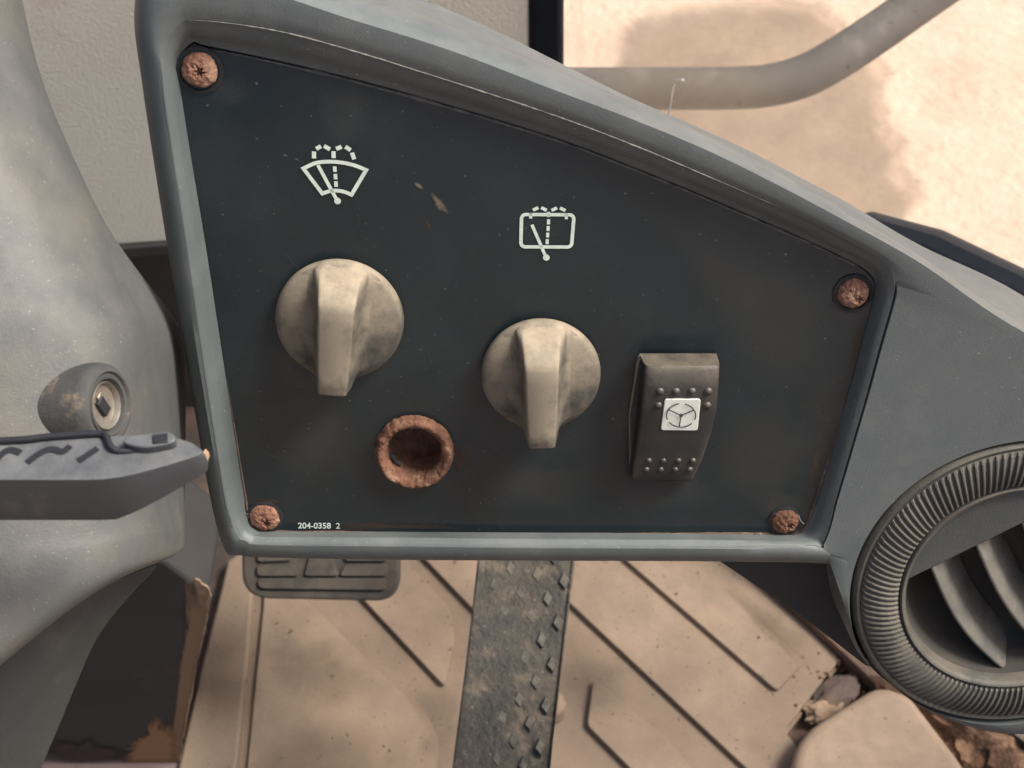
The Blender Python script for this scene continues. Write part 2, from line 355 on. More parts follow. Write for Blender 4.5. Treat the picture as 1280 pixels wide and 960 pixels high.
# ================================================================== FLOOR
MH = .005
fm = thing('floor_mat', 'tan dusty rubber floor mat with raised diagonal pads under the console', 'floor mat', at(wz(700, 830, 0)))
base = [wz(314, 640), wz(868, 640), wz(930, 700), wz(1057, 822), wz(985, 915), wz(955, 1050), wz(960, 1400), wz(230, 1400), wz(262, 1050), wz(292, 780)]
prism('base_sheet', base, (0, 0, -.004), M['mat'], fm, .0015)
def pad(pts, z=MH, rad=.004, hgt=None):
    P = roundpoly([wz(x, y, z) for x, y in pts], rad, 3)
    return prism('pad', P, (0, 0, -(hgt or z) + .0005), M['pad'], fm, .0020)
pad([(326, 640), (330, 752), (300, 1050), (302, 1200), (540, 1200), (545, 960), (548, 925), (535, 898), (384, 752), (300, 670)], .0035)
pad([(455, 750), (555, 857), (568, 795), (562, 760), (450, 640), (350, 640)])
pad([(525, 692), (640, 812), (690, 770), (560, 640), (478, 640)])
pad([(640, 684), (716, 757), (935, 962), (1010, 1040), (1030, 980), (980, 912), (1050, 823), (926, 703), (865, 645), (610, 645)], .0045)
P = roundpoly([wz(x, y, .0085) for x, y in [(735, 655), (786, 703), (971, 863), (1004, 828), (870, 706), (815, 655)]], .003, 3)
prism('pad', P, (0, 0, -.0045), M['pad'], fm, .0012)
pad([(742, 848), (734, 906), (790, 962), (830, 1040), (930, 1040), (838, 928)], .005, .003)
for (px, py, s) in ((590, 1010, 0),): pass
lathe('stud', [(.0001, .014), (.006, .0135), (.0095, .010), (.0105, .004), (.0105, 0)], wz(688, 888, 0), (0, 0, 1), M['pad'], fm, 20)

M['stain'] = veil('mat_stain', (.10, .08, .068), .24, 0, 60, True)
for k, pts in enumerate(([(505, 850), (560, 840), (600, 860), (590, 930), (560, 990), (520, 960), (530, 900)], [(330, 930), (420, 890), (520, 910), (540, 980), (400, 1020), (300, 1000)], [(335, 770), (400, 780), (470, 850), (430, 880), (345, 850)],
        [(690, 780), (740, 790), (800, 850), (770, 900), (715, 880)], [(900, 720), (960, 760), (1030, 820), (1000, 830), (930, 770)], [(1000, 890), (1060, 870), (1090, 890), (1040, 930)])):
    soft_blob('dark_stain', cr([wz(x, y, .0098 + .0001 * k) for x, y in pts], 8), Vector((0, 0, 1)), M['stain'], fm, .006, 60, .3)
# ---- raised strip and the floor bit on the left
st = thing('floor_strip', 'long tan dusty strip between black box and floor mat', 'floor strip', at(wz(270, 850)))
stp = [wz(300, 690, .006), wz(318, 700, .006), wz(312, 800, .006), wz(286, 1050, .006), wz(210, 1100, .006), wz(222, 960, .006), wz(252, 830, .006), wz(276, 735, .006), wz(284, 700, .006)]
prism('strip', stp, (0, 0, -.011), M['mat'], st, .002)
lf = [wz(-100, 930, .001), wz(225, 952, .001), wz(215, 1200, .001), wz(-100, 1200, .001)]
M['purple'] = mat('floor_paint', (.16, .115, .115), (.22, .16, .14), 40, .85, .3, 400)
tag(prism('floor_plate', lf, (0, 0, -.005), M['purple'], None, .001), 'dull mauve floor plate in front of the black box', 'floor plate')

# ---- black box
YB = .15
M['boxdust'] = mat('box_dust', (.40, .26, .16), (.28, .17, .10), 70, .95, .5, 700)
bx = thing('pedestal_box', 'black painted sheet metal box with dusty tan edges beside the floor mat', 'box', at(wz(165, 950)))
front = [wy(60, 690, YB), wy(205, 700, YB), wy(262, 742, YB), wy(236, 862, YB), wy(222, 955, YB), wy(30, 940, YB)]
prism('body', front, (0, .06, .0), M['blackbox'], bx, .003, 30, 3)
def ragged(name, pts, y, thick, m, parent, wob=.003, sc=90, n=8):
    L = cr([wy(px, py, y) for px, py in pts], n)
    L = [p + Vector((noise.noise(p * sc), 0, noise.noise(p * sc + Vector((9, 9, 9))))) * wob + Vector((noise.noise(p * sc * 4), 0, noise.noise(p * sc * 4 + Vector((5, 9, 9))))) * wob * .5 for p in L]
    return prism(name, L, (0, thick, 0), m, parent, 0, 30)
M['edgecoat'] = veil('box_edge_dust', (.46, .32, .205), 1.25, 0, 70, True)
M['heapcoat'] = veil('box_foot_dust', (.55, .33, .19), 1.25, 0, 90, True)
M['footcoat'] = veil('box_foot_grime', (.16, .115, .11), .9, 0, 90, True)
def coat(name, pts, m, off, wob=.002, sc=150, soft=.5):
    return soft_blob(name, cr([wy(x, y, YB - off) for x, y in pts], 8), Vector((0, 1, 0)), M[m], bx, wob, sc, soft)
ragged('dusty_edge', [(243, 724), (252, 729), (263, 742), (259, 775), (249, 820), (240, 870), (230, 925), (224, 953), (217, 950), (223, 905), (230, 850), (238, 800), (247, 760), (245, 738)], YB - .0006, .001, M['tan'], bx, .0008, 260, 6)
coat('edge_haze', [(232, 716), (250, 728), (263, 742), (258, 775), (248, 820), (239, 870), (229, 925), (223, 953), (208, 950), (216, 905), (222, 850), (229, 800), (238, 760), (232, 740)], 'edgecoat', .0006, .001, 200, .6)
coat('foot_dust', [(152, 957), (160, 935), (175, 922), (184, 912), (194, 892), (205, 908), (216, 905), (222, 940), (220, 957), (190, 960)], 'heapcoat', .0009, .004, 160, .6)
coat('foot_dust', [(40, 948), (60, 926), (90, 930), (115, 920), (124, 932), (150, 936), (170, 952), (100, 958)], 'footcoat', .0012, .003, 160, .5)

# ---- brake pedal
def frame_q(c00, c10, c11, c01):      # bilinear patch from four world corners
    return lambda s, t: c00 * (1 - s) * (1 - t) + c10 * s * (1 - t) + c11 * s * t + c01 * (1 - s) * t
bp = thing('brake_pedal', 'dark worn rubber brake pedal pad with moulded grooves, below the console', 'pedal', at(dp(400, 720, .86)))
def bq(px, py, lift=0.0): return dp(px, py, .86 - (py - 720) * .0002 - lift)
outl = roundpoly([bq(302, 600), bq(499, 600), bq(499, 752), bq(302, 748)], [.01, .01, .014, .016], 6)
prism('pad_base', outl, FWD * .014, M['pedal'], bp, .002, 40, 3)
def rubberseg(pts, r=.0025):
    prism('tread', roundpoly([bq(x, y, .0028) for x, y in pts], r, 4), FWD * .003, M['pedal'], bp, .0008, 40, 2)
rubberseg([(322, 723), (483, 723), (483, 736), (478, 738), (327, 736), (322, 732)])
rubberseg([(321, 706), (356, 706), (366, 704), (374, 720), (321, 720)])
rubberseg([(388, 690), (412, 690), (424, 720), (380, 720)])
rubberseg([(432, 705), (484, 705), (484, 720), (424, 720)])
rubberseg([(321, 680), (362, 680), (366, 701), (321, 703)])
rubberseg([(432, 680), (484, 680), (484, 702), (430, 702)])
tube('arm', [dp(400, 650, .875), dp(402, 560, .90), dp(405, 440, .93)], .009, M['steeledge'], bp, 12)

# ---- tread pedal (long steel bar)
tp = thing('tread_pedal', 'long worn steel pedal plate with raised diamond tread', 'pedal', at(dp(640, 830, .76)))
def tq(px, py, lift=0.0): return dp(px, py, .77 - (py - 700) * .00018 - lift)
plate = [tq(606, 600), tq(722, 600), tq(718, 697), tq(690, 930), tq(676, 1080), tq(555, 1080), tq(567, 952), tq(598, 700)]
o = prism('plate', plate, FWD * .008, M['steel'], tp, .0015, 40, 3)
prism('edge_flange', [tq(598, 640, .0006), tq(609, 640, .0006), tq(606, 720, .0006), tq(588, 850, .0006), tq(578, 960, .0006), tq(568, 1080, .0006), tq(555, 1080, .0006), tq(566, 955, .0006), tq(586, 800, .0006), tq(597, 700, .0006)], FWD * .012, M['steel'], tp, .001)
prism('edge_flange', [tq(716, 640, .0008), tq(721, 640, .0008), tq(719, 700, .0008), tq(691, 930, .0008), tq(677, 1080, .0008), tq(672, 1080, .0008), tq(687, 930, .0008), tq(714, 700, .0008)], FWD * .012, M['steel'], tp, .0008)
dia = []
for i in range(-4, 9):
    for j in range(-2, 8):
        x = 705 - 7.5 * i - 20.5 * j; y = 726 + 52 * i + 22 * j
        t = (y - 697) / 255; xl = 612 - 34 * t; xr2 = 712 - 28 * t
        if 640 < y < 1010 and xl + 10 < x < xr2 - 3:
            wear = (x - xl) / (xr2 - xl); hh = max(.12, min(1, -.15 + 1.3 * wear + .5 * noise.noise((x * .03, y * .03, 1))))
            dia.append((x, y, hh))
for (x, y, hh) in dia:
    sx, sy = (8.5, 14)
    top = [tq(x - .62 * sx, y + 1, .001 + .0026 * hh), tq(x + 1, y + .62 * sy, .001 + .0026 * hh), tq(x + .62 * sx, y - 1, .001 + .0026 * hh), tq(x - 1, y - .62 * sy, .001 + .0026 * hh)]
    bot = [tq(x - sx, y + 1, -.0005), tq(x + 1, y + sy, -.0005), tq(x + sx, y - 1, -.0005), tq(x - 1, y - sy, -.0005)]
    Vv, Ff = loft([bot, top], True, False, False, True)
    mk('diamond', Vv, Ff, M['diamond'], tp, 20)

# ---- right side: rail, debris, rubber block
tr = thing('floor_rail', 'rusty dark metal rail along the right edge of the floor mat', 'rail', at(wz(1010, 770)))
rp = [wz(905, 660, .012), wz(960, 706, .012), wz(1040, 775, .012), wz(1110, 845, .012), wz(1190, 925, .012), wz(1330, 1060, .012), wz(1320, 1080, .012), wz(1180, 938, .012), wz(1098, 858, .012), wz(1026, 789, .012), wz(942, 717, .012), wz(885, 672, .012)]
prism('flat_bar', rp, (0, 0, -.02), mat('rail_rust', (.085, .06, .045), (.17, .10, .065), 60, .85, .7, 250, (.3, .18, .11), 40, (.55, .7)), tr, .001)
rb = thing('rubber_block', 'rounded tan dusty rubber block at the lower right, beside rusty debris', 'block', at(wz(1090, 930)))
bt = roundpoly([wz(992, 920, .024), wz(1100, 852, .024), wz(1140, 868, .024), wz(1222, 975, .024), wz(1200, 1100, .024), wz(980, 1100, .024)], [.022, .012, .006, .02, .02, .02], 6)
prism('body', bt, (0, 0, -.026), M['pad'], rb, .007, 60, 5)
M['debris'] = mat('rust_debris', (.16, .085, .05), (.07, .045, .033), 60, .95, .9, 220, (.33, .2, .12), 35, (.5, .65), spec=.2, bdist=.004)
def chunk(name, px, py, z, r, sx, sy, sz, mt, label, rot=0):
    bm = bmesh.new(); bmesh.ops.create_icosphere(bm, subdivisions=4, radius=1)
    c = wz(px, py, z); V = []
    for v in bm.verts:
        q = v.co.copy(); q *= 1 + .45 * noise.noise(q * 1.6 + c * 40) + .2 * noise.noise(q * 5 + c * 10) + .07 * noise.noise(q * 13)
        q = Vector((q.x * sx, q.y * sy, q.z * sz)); q.rotate(Matrix.Rotation(rot, 3, 'Z')); V.append(c + q * r)
    Fc = [tuple(v.index for v in f.verts) for f in bm.faces]; bm.free()
    return tag(mk(name, V, Fc, mt, None, 40), label, 'debris')
chunk('rust_lump', 1190, 915, .006, .03, 1.6, .5, .6, M['debris'], 'long flaking rust lump between tan block and vent', R_(-42))
chunk('rust_lump', 1262, 950, .006, .034, 1.2, .9, .7, M['debris'], 'largest crumbling rust lump in the lower right corner', R_(-20))
chunk('dirt_clod', 1045, 868, .002, .013, 1.5, .7, .4, M['cabfloor'], 'dark dirt clod in the gap right of the mat', R_(40))
chunk('dirt_clod', 1030, 888, .002, .009, 1.4, .9, .5, M['tan'], 'small tan dirt clod beside the rubber block', R_(20))
V = []; F = []; rg = random.Random(11)
for k in range(620):
    px, py = rg.uniform(280, 1250), rg.uniform(700, 965); p = wz(px, py, .0095 if px > 640 and px < 980 else .006); r = .0003 + .0010 * rg.random() ** 6
    if k > 420: p = wz(1060 + rg.gauss(0, 45), 855 + rg.gauss(0, 38), .003); r = .0008 + .003 * rg.random() ** 3
    q = [Vector((rg.uniform(-1, 1), rg.uniform(-1, 1), rg.uniform(-.5, .7))).normalized() for _ in range(3)]
    i0 = len(V); V += [p + q[0] * r, p - q[0] * r, p + q[1] * r, p - q[1] * r, p + Vector((0, 0, r)), p - Vector((0, 0, r))]
    F += [(i0, i0 + 2, i0 + 4), (i0 + 2, i0 + 1, i0 + 4), (i0 + 1, i0 + 3, i0 + 4), (i0 + 3, i0, i0 + 4), (i0, i0 + 2, i0 + 5), (i0 + 2, i0 + 1, i0 + 5), (i0 + 1, i0 + 3, i0 + 5), (i0 + 3, i0, i0 + 5)]
gr = tag(mk('grit', V, F, M['debris'], None, 0), 'loose brown grit scattered over the floor mat and gap', 'grit'); gr['kind'] = 'stuff'

# ================================================================== STEERING COLUMN
sc = thing('steering_column', 'grey dusty plastic steering column shroud at left with an ignition lock', 'steering column', at(dp(60, 700, .45)))
xr = [(-140, -2), (-60, 14), (0, 28), (73, 43), (143, 67), (207, 97), (273, 126), (330, 165), (385, 210), (418, 231), (470, 232), (550, 232), (620, 231)]
dxs = [-420, -250, -140, -80, -48, -16, 0]
ts = [.30, .325, .352, .372, .386, .394, .402]
rows = []
for (y, x) in xr:
    k = 0 if y < 300 else min(1, (y - 300) / 120)
    tt = [.365, .368, .374, .381, .390, .399, .412]; add = [0, 0, .0, .003, .016, .040, .055]; tt = [t + q * k for t, q in zip(tt, add)]
    row = [dp(x + d, y + (.0 * d), t) for d, t in zip(dxs, tt)]
    row += [dp(x + 1, y, tt[-1] + .012), dp(x - 6, y, tt[-1] + .03)]
    rows.append(row)
def brow(ys, add=0.0, shift=0):
    xs = [-190, -20, 92, 162, 202, 222, 231]
    tt = [.365, .368, .375, .386, .406, .432, .458]
    r = [dp(x, y + shift, t + add) for x, y, t in zip(xs, ys, tt)]
    return r + [dp(231, ys[-1] + shift - 1, .465 + add * .3), dp(224, ys[-1] + shift - 6, .485)]
rows.append(brow([700, 690, 678, 668, 662, 660, 658]))
rows.append(brow([704, 694, 682, 671, 665, 663, 661], -.001))
rows.append(brow([970, 840, 745, 708, 695, 688, 680]))
rows.append(brow([985, 853, 757, 718, 703, 695, 685], .006))
rows.append(brow([980, 848, 752, 714, 700, 692, 682], .04))
Vv, Ff = loft(rows, False, False)
sh = mk('shroud', Vv, Ff, M['shroud'], sc, 180)
m = sh.modifiers.new('s', 'SOLIDIFY'); m.thickness = .002; m.offset = -1
subs(sh, 3)
lc = [dp(-140, 950, .40), dp(0, 825, .42), dp(110, 738, .44), dp(206, 700, .46), dp(166, 738, .46), dp(120, 797, .455), dp(94, 858, .45), dp(70, 917, .445), dp(50, 962, .44), dp(20, 1060, .43), dp(-140, 1060, .40)]
lcr = roundpoly(lc, .006, 4)
prism('lower_cover', lcr, ray(60, 860) * .02, M['lowercover'], sc, .004, 60, 4)
# lock
lkc = dp(138, 507, .3775)
vw = (CAM - lkc).normalized(); ra = (PU - vw * vw.dot(PU)).normalized()
axl = (vw * math.cos(R_(55)) + ra * math.sin(R_(55)) + UP * .02).normalized()
rk = .0108
lk = lathe('lock_barrel', [(rk * 1.02, -.02), (rk * 1.02, -.0035), (rk * .98, -.0014), (rk * .88, -.0002), (rk * .8, 0), (rk * .76, -.0008), (rk * .72, -.0008), (rk * .70, -.0002), (rk * .64, -.0004), (rk * .58, -.002), (rk * .58, -.004)], lkc, axl, M['lock'], sc, 56)
lathe('lock_ring', [(rk * .575, -.004), (rk * .575, -.0014), (rk * .55, -.0010), (rk * .52, -.0016), (rk * .50, -.0026), (.00001, -.0028)], lkc, axl, M['chrome'], lk, 48)
la = axl.cross(Vector((0, 0, 1))).normalized(); lb = la.cross(axl)
def lkp(x, y, h): return lkc + la * x * rk + lb * y * rk + axl * h
prism('keyhole_shutter', [lkp(-.12, -.22, -.0015), lkp(.16, -.22, -.0015), lkp(.16, .22, -.0015), lkp(-.12, .22, -.0015)], -axl * .0015, M['leverdark'], lk, .0003)
prism('keyhole_shutter', [lkp(-.2, -.3, -.0019), lkp(.02, -.3, -.0019), lkp(.02, .3, -.0019), lkp(-.2, .3, -.0019)], -axl * .001, M['chrome'], lk, .0003)

# ---- stalk lever
ZL = .600
lv = thing('stalk_lever', 'dark grey plastic control stalk with worn pictograms, jutting from the left', 'lever', at(wz(60, 600, ZL)))
def lw(px, py, dz=0.0): return wz(px, py, ZL + dz)
top = [lw(-260, 566), lw(0, 556), (lw(120, 548)), lw(200, 546), lw(234, 552), lw(252, 561), lw(258, 570), lw(200, 588), lw(142, 603), lw(0, 603), lw(-260, 603)]
top = roundpoly(top, [0, .004, .004, .004, .004, .003, .003, .004, .006, .004, 0], 3)
cen = lw(60, 580)
xa, xb = lw(130, 600).x, lw(258, 570).x
def dr(p): return 1 - .62 * max(0, min(1, (p.x - xa) / (xb - xa)))
mid = [p + Vector((0, 0, -.008 * dr(p))) + (p - cen) * .012 for p in top]
bot = [p + Vector((0, 0, -.0135 * dr(p))) for p in top]
low = [cen + (p - cen) * .97 + Vector((0, .001, -.015 * dr(p))) for p in top]
tin = [cen + (p - cen) * .985 + Vector((0, 0, .0008)) for p in top]
Vv, Ff = loft([tin, top, mid, bot, low], True, False, True, True)
bevel(mk('body', Vv, Ff, M['lever'], lv, 40), .0008, 2, 25)
tube('rim', cr([lw(-260, 560, .001), lw(0, 551, .0015), lw(60, 546, .0015), (lw(120, 542, .0015)), lw(132, 545, .0015), lw(138, 558, .0015), lw(150, 564, .001), lw(178, 563, .0005)], 6, False), .0008, M['leverdark'], lv, 10)
btn = prism('button', roundpoly([lw(150, 553, .003), lw(160, 544, .003), lw(216, 538, .003), lw(222, 552, .003), (lw(180, 560, .003))], .002, 3), (0, 0, -.0045), M['lever'], lv, .0008)
prism('button_window', [lw(190, 543, .0034), lw(209, 541, .0034), lw(210, 552, .0034), lw(191, 554, .0034)], (0, 0, -.001), M['leverdark'], btn, .0002)
def flat(name, pts, wid, m, parent, close=False):
    """flat printed stroke along world points lying on a plane given by normal nrm"""
    pass
def strip(pts, wid, nrm, closed=False):
    P = [Vector(p) for p in pts]; n = len(P); A = []; B = []
    for i in range(n):
        if closed: d0 = (P[i] - P[i - 1]).normalized(); d1 = (P[(i + 1) % n] - P[i]).normalized()
        else:
            d1 = (P[i + 1] - P[i]).normalized() if i < n - 1 else (P[i] - P[i - 1]).normalized()
            d0 = (P[i] - P[i - 1]).normalized() if i > 0 else d1
        s = (d0 + d1).normalized().cross(nrm).normalized(); k = 1 / max(.4, s.dot(d1.cross(nrm).normalized()))
        A.append(P[i] + s * wid / 2 * k); B.append(P[i] - s * wid / 2 * k)
    V = A + B; F = [(i, (i + 1) % n, n + (i + 1) % n, n + i) for i in range(n if closed else n - 1)]
    return V, F
def join(parts):
    V = []; F = []
    for v, f in parts:
        k = len(V); V += v; F += [tuple(i + k for i in q) for q in f]
    return V, F
ZU = Vector((0, 0, 1))
for pts in ([(-14, 584), (4, 566), (14, 562), (26, 566)], [(34, 578), (50, 566), (64, 561), (78, 564), (88, 557)], [(98, 576), (122, 560)]):
    Vv, Ff = strip(cr([lw(x, y, .0011) for x, y in pts], 5, False), .0016, ZU)
    mk('pictogram', Vv, Ff, M['leverdark'], lv, 0)
chip = lathe('chipped_tip', [(.00001, .0006), (.001, .0005), (.0015, 0)], lw(255.5, 571, -.0022), Vector((.8, -.4, .2)), M['boxdust'], lv, 12, 60, .0006, 800)

# ================================================================== CONSOLE
cn = thing('control_console', 'dark grey moulded plastic cab console with black switch panel and rusty screws', 'console', PMAT)
K = [ # P(plate edge)   R(inner lip)   S(crest)   T(outer edge)  wT
 ((240, 56), (226, 38), (205, -20), (188, -60), -.010), ((262, 61), (248, 30), (240, -30), (240, -75), -.010),
 ((363, 83), (342, 42), (340, -8), (345, -45), -.010), ((465, 108), (440, 67), (432, 22), (440, -10), -.010),
 ((580, 140), (565, 106), (560, 62), (580, 39), -.010), ((700, 177), (700, 150), (692, 112), (705, 90), -.010),
 ((800, 215), (800, 188), (793, 150), (805, 134), -.010), ((900, 256), (900, 230), (893, 192), (905, 180), -.009),
 ((1000, 299), (1000, 274), (995, 243), (1005, 232), -.008), ((1062, 328), (1068, 309), (1062, 279), (1068, 270), -.007),
 ((1082, 340), (1094, 325), (1108, 304), (1112, 297), -.006), ((1092, 352), (1107, 340), (1160, 335), (1159, 326), -.005),
 ((1092, 366), (1111, 357), (1260, 404), (1262, 394), -.005), ((1088, 385), (1107, 378), (1400, 480), (1405, 470), -.005),
 ((1074, 440), (1091, 435), (1560, 600), (1570, 600), -.005), ((1060, 490), (1078, 485), (1560, 760), (1570, 760), -.004),
 ((1035, 575), (1054, 570), (1450, 876), (1456, 884), -.003), ((1020, 620), (1041, 618), (1280, 909), (1280, 914), .001),
 ((1012, 645), (1036, 642), (1182, 888), (1179, 894), .001), ((1006, 658), (1031, 660), (1110, 842), (1106, 848), .001),
 ((998, 665), (1027, 670), (1068, 792), (1063, 797), .001), ((984, 667), (1022, 677), (1055, 718), (1051, 722), .001),
 ((960, 667), (1000, 677), (1046, 697), (1044, 703), .001), ((900, 667), (900, 675), (900, 693), (900, 699), .001),
 ((700, 666), (700, 674), (700, 692), (700, 698), .001), ((500, 665), (500, 672), (500, 690), (500, 697), .001),
 ((345, 664), (340, 671), (335, 687), (333, 694), .001), ((322, 661), (312, 667), (306, 682), (300, 690), -.001),
 ((312, 650), (301, 654), (290, 674), (283, 682), -.004), ((306, 615), (290, 615), (276, 618), (267, 620), -.010),
 ((283, 470), (267, 470), (251, 470), (241, 470), -.012), ((260, 320), (246, 320), (228, 320), (216, 320), -.012),
 ((240, 200), (228, 200), (210, 200), (197, 200), -.012), ((226, 110), (214, 105), (197, 100), (182, 100), -.012),
 ((223, 80), (212, 66), (188, 30), (172, 10), -.012)]
nP = 6
def loopof(idx, wv):
    return cr([pan(k[idx][0], k[idx][1], wv if wv is not None else k[4]) for k in K], nP)
Lp = loopof(0, 0.0); Lr = loopof(1, .0045); Ls = loopof(2, .0065); Lt = loopof(3, None)
# radii control: every loop has the same count
def lerpL(A, B, t, dw=0.0): return [a.lerp(b, t) + PN * dw for a, b in zip(A, B)]
n = len(Lp)
cenu = sum((p for p in Lp), Vector()) / n
Lp0 = [p - PN * .0021 for p in lerpL(Lp, Lr, .04)]
Lsh = [p - PN * .0021 for p in lerpL(Lp, Lr, -.25)]
Lp1 = [p - PN * .0004 for p in lerpL(Lp, Lr, .10)]
Lstep = lerpL(Lp, Lr, .45, -.0008)
Lstep2 = lerpL(Lp, Lr, .55, .0004)
Lr0 = lerpL(Lp, Lr, .90, 0.0001)
Lr1 = [r + (s - r).normalized() * .0012 + PN * .0006 for r, s in zip(Lr, Ls)]
# seam groove along the right-hand bezel edge
def gw(i):
    k = i / nP; return max(0, min(1, (k - 11.5), (22.0 - k)))
gA = [r + (s - r).normalized() * .0016 + PN * .0008 for r, s in zip(Lr, Ls)]
gB = [r + (s - r).normalized() * .0020 + PN * (.0008 - .0016 * gw(i)) for i, (r, s) in enumerate(zip(Lr, Ls))]
gC = [r + (s - r).normalized() * .0024 + PN * .0009 for r, s in zip(Lr, Ls)]
Lm = lerpL(Lr, Ls, .5, .0010)
def bez(A, B, t):
    out = []
    for a, b in zip(A, B):
        c = b + PN * ((a - b).dot(PN) * .75)
        out.append(a * (1 - t) ** 2 + c * (2 * t * (1 - t)) + b * t * t)
    return out
Lt1 = []
for i, p in enumerate(Lt):
    q = cenu - p; q = q - PN * q.dot(PN); k = i / nP
    ins = .012 if (k < 14 or k > 28) else .004
    Lt1.append(p + q.normalized() * ins - PN * .02)
Lback = [p - PN * .04 for p in Lt1]
Lpb = [p - PN * .058 for p in Lsh]
loops = [Lpb, Lsh, Lp0, Lp1, Lstep, Lstep2, Lr0, Lr, Lr1, gA, gB, gC, Lm, Ls, bez(Ls, Lt, .25), bez(Ls, Lt, .5), bez(Ls, Lt, .75), Lt, Lt1, Lback]
Vv, Ff = loft(loops, True, True)
hs = mk('housing', Vv, Ff, M['housing'], cn, 50)
# opening for the air vent
VC = pan(1275, 737, .0065); VR = (pan(1063, 737, .0065) - VC).length
bm = bmesh.new(); bmesh.ops.create_cone(bm, cap_ends=True, segments=128, radius1=VR, radius2=VR, depth=.3)
cme = bpy.data.meshes.new('cut'); bm.to_mesh(cme); bm.free(); cut = bpy.data.objects.new('cut', cme); COL.objects.link(cut)
mm = PMAT.copy(); mm.translation = VC; cut.matrix_world = mm
bo = hs.modifiers.new('b', 'BOOLEAN'); bo.operation = 'DIFFERENCE'; bo.object = cut; bo.solver = 'EXACT'
bpy.context.view_layer.update()
ev = hs.evaluated_get(bpy.context.evaluated_depsgraph_get()); nm = bpy.data.meshes.new_from_object(ev)
hs.modifiers.clear(); hs.data = nm; bpy.data.objects.remove(cut)
nm.polygons.foreach_set('use_smooth', [True] * len(nm.polygons)); nm.set_sharp_from_angle(angle=R_(42))

# set-back lower web left of the vent, its shade put into a dark material
prism('lower_web', [pan(870, 640, -.016), pan(1046, 640, -.016), pan(1060, 740, -.016), pan(1110, 845, -.016), pan(1080, 832, -.016), pan(1000, 770, -.016), pan(880, 690, -.016)], -PN * .02, M['lowercover'], cn, .001)
prism('rear_tray', [pan(330, 640, -.045), pan(960, 640, -.045), pan(980, 300, -.045), pan(700, 160, -.045), pan(270, 80, -.045)], -PN * .002, M['black'], cn)

# ---- face plate with the socket hole
hc = pan(518, 563, 0); HR = (pan(562, 563, 0) - hc).length
hole = [hc + PU * HR * math.cos(2 * math.pi * k / 48) + PV * HR * math.sin(2 * math.pi * k / 48) for k in range(48)]
def plate_mesh():
    outer = Lp
    tri = tessellate_polygon([outer, hole]); V = outer + hole; F = [tuple(t) for t in tri]
    no = len(outer); nh = len(hole); k = len(V)
    V2 = V + [p - PN * .0015 for p in V]
    F += [(i, (i + 1) % no, k + (i + 1) % no, k + i) for i in range(no)]
    F += [(no + i, no + (i + 1) % nh, k + no + (i + 1) % nh, k + no + i) for i in range(nh)]
    return V2, F
Vv, Ff = plate_mesh()
fp = mk('face_plate', Vv, Ff, M['plate'], cn, 30)

# thin rust line crusted along the plate edge (bottom and right)
rng = random.Random(3)
def crust(name, i0, i1, thick, m, Lp=Lp, par=None):
    loopsc = []
    for i in range(i0, i1):
        for s in range(4):
            p = Lp[i % n].lerp(Lp[(i + 1) % n], s / 4); q = Lp[(i + 1) % n] - Lp[i % n]; d = q.normalized(); o_ = d.cross(PN)
            fade = min(1, (i - i0 + .1) / 8, (i1 - i) / 8); wd = thick * fade * (.5 + 1.2 * max(0, noise.noise(p * 160)) + .5 * rng.random()); hh = (.0003 + .0005 * rng.random()) * fade
            loopsc.append([p + o_ * wd * .8, p + o_ * wd * .3 + PN * hh, p - o_ * wd * .5 + PN * hh, p - o_ * wd, p - o_ * wd - PN * .0006, p + o_ * wd - PN * .0006])
    Vv, Ff = loft(loopsc, True, False, True, True)
    return mk(name, Vv, Ff, m, par or fp, 50)
M['edgerust'] = mat('edge_rust', (.07, .05, .038), (.15, .095, .065), 300, .9, .5, 900, (.28, .19, .13), 150, (.55, .68))
M['edgedust'] = mat('edge_dust', (.05, .052, .048), (.12, .115, .10), 200, .9, .5, 900)
crust('dust_line', 1 * nP, 10 * nP, .0005, M['edgedust'])
M['worn'] = mat('worn_lit_edge', (.19, .195, .18), (.32, .31, .27), 250, .7, .4, 900)  # worn edges and the painted corner highlight
crust('worn_lit_edge', nP // 2, 8 * nP, .00018, M['worn'], Lr1, cn)
crust('worn_lit_edge', 26 * nP, 29 * nP, .00025, M['worn'], Lt, cn)  # pale line painted as the highlight on the outer bottom-left corner
crust('rust_line', 15 * nP, 24 * nP, .0006, M['edgerust'])
crust('rust_line', 25 * nP - 2, 30 * nP, .0006, M['edgerust'])

# ---- printed marks
def prn(name, strokes, wid_px, parent=fp, discs=(), wv=.0003, m='print'):
    parts = []
    for s in strokes:
        closed = len(s) == 3 and s[2] == 'c'
        wpx = wid_px
        pts, wpx = (s[0], s[1] or wid_px) if isinstance(s[0], list) else (s, wid_px)
        P = [pan(x, y, wv) for x, y in pts]
        parts.append(strip(P, wpx * .000218, PN, closed))
    for (x, y, r) in discs:
        c = pan(x, y, wv + .00005); rr = r * .000247
        parts.append(([c + PU * rr * math.cos(k * math.pi / 8) + PV * rr * math.sin(k * math.pi / 8) for k in range(16)], [tuple(range(16))]))
    V, F = join(parts)
    return mk(name, V, F, M[m], parent, 0)
def cp(ox, oy, sc):   # crop coordinates to photo pixels
    return lambda pts: [(ox + x / sc, oy + y / sc) for x, y in pts]
def smooth2(pts, n=6): return [(p.x, p.y) for p in cr([Vector((x, y, 0)) for x, y in pts], n, False)]
A = cp(360, 170, 9.6)
topc = smooth2(A([(185, 390), (330, 325), (480, 308), (640, 318), (790, 350), (938, 408)]))
botc = smooth2(A([(412, 690), (500, 662), (580, 655), (670, 668), (762, 705)]))
st1 = [[topc + botc[::-1], 5.0, 'c'], [A([(360, 350), (590, 775)]), 4.6]]
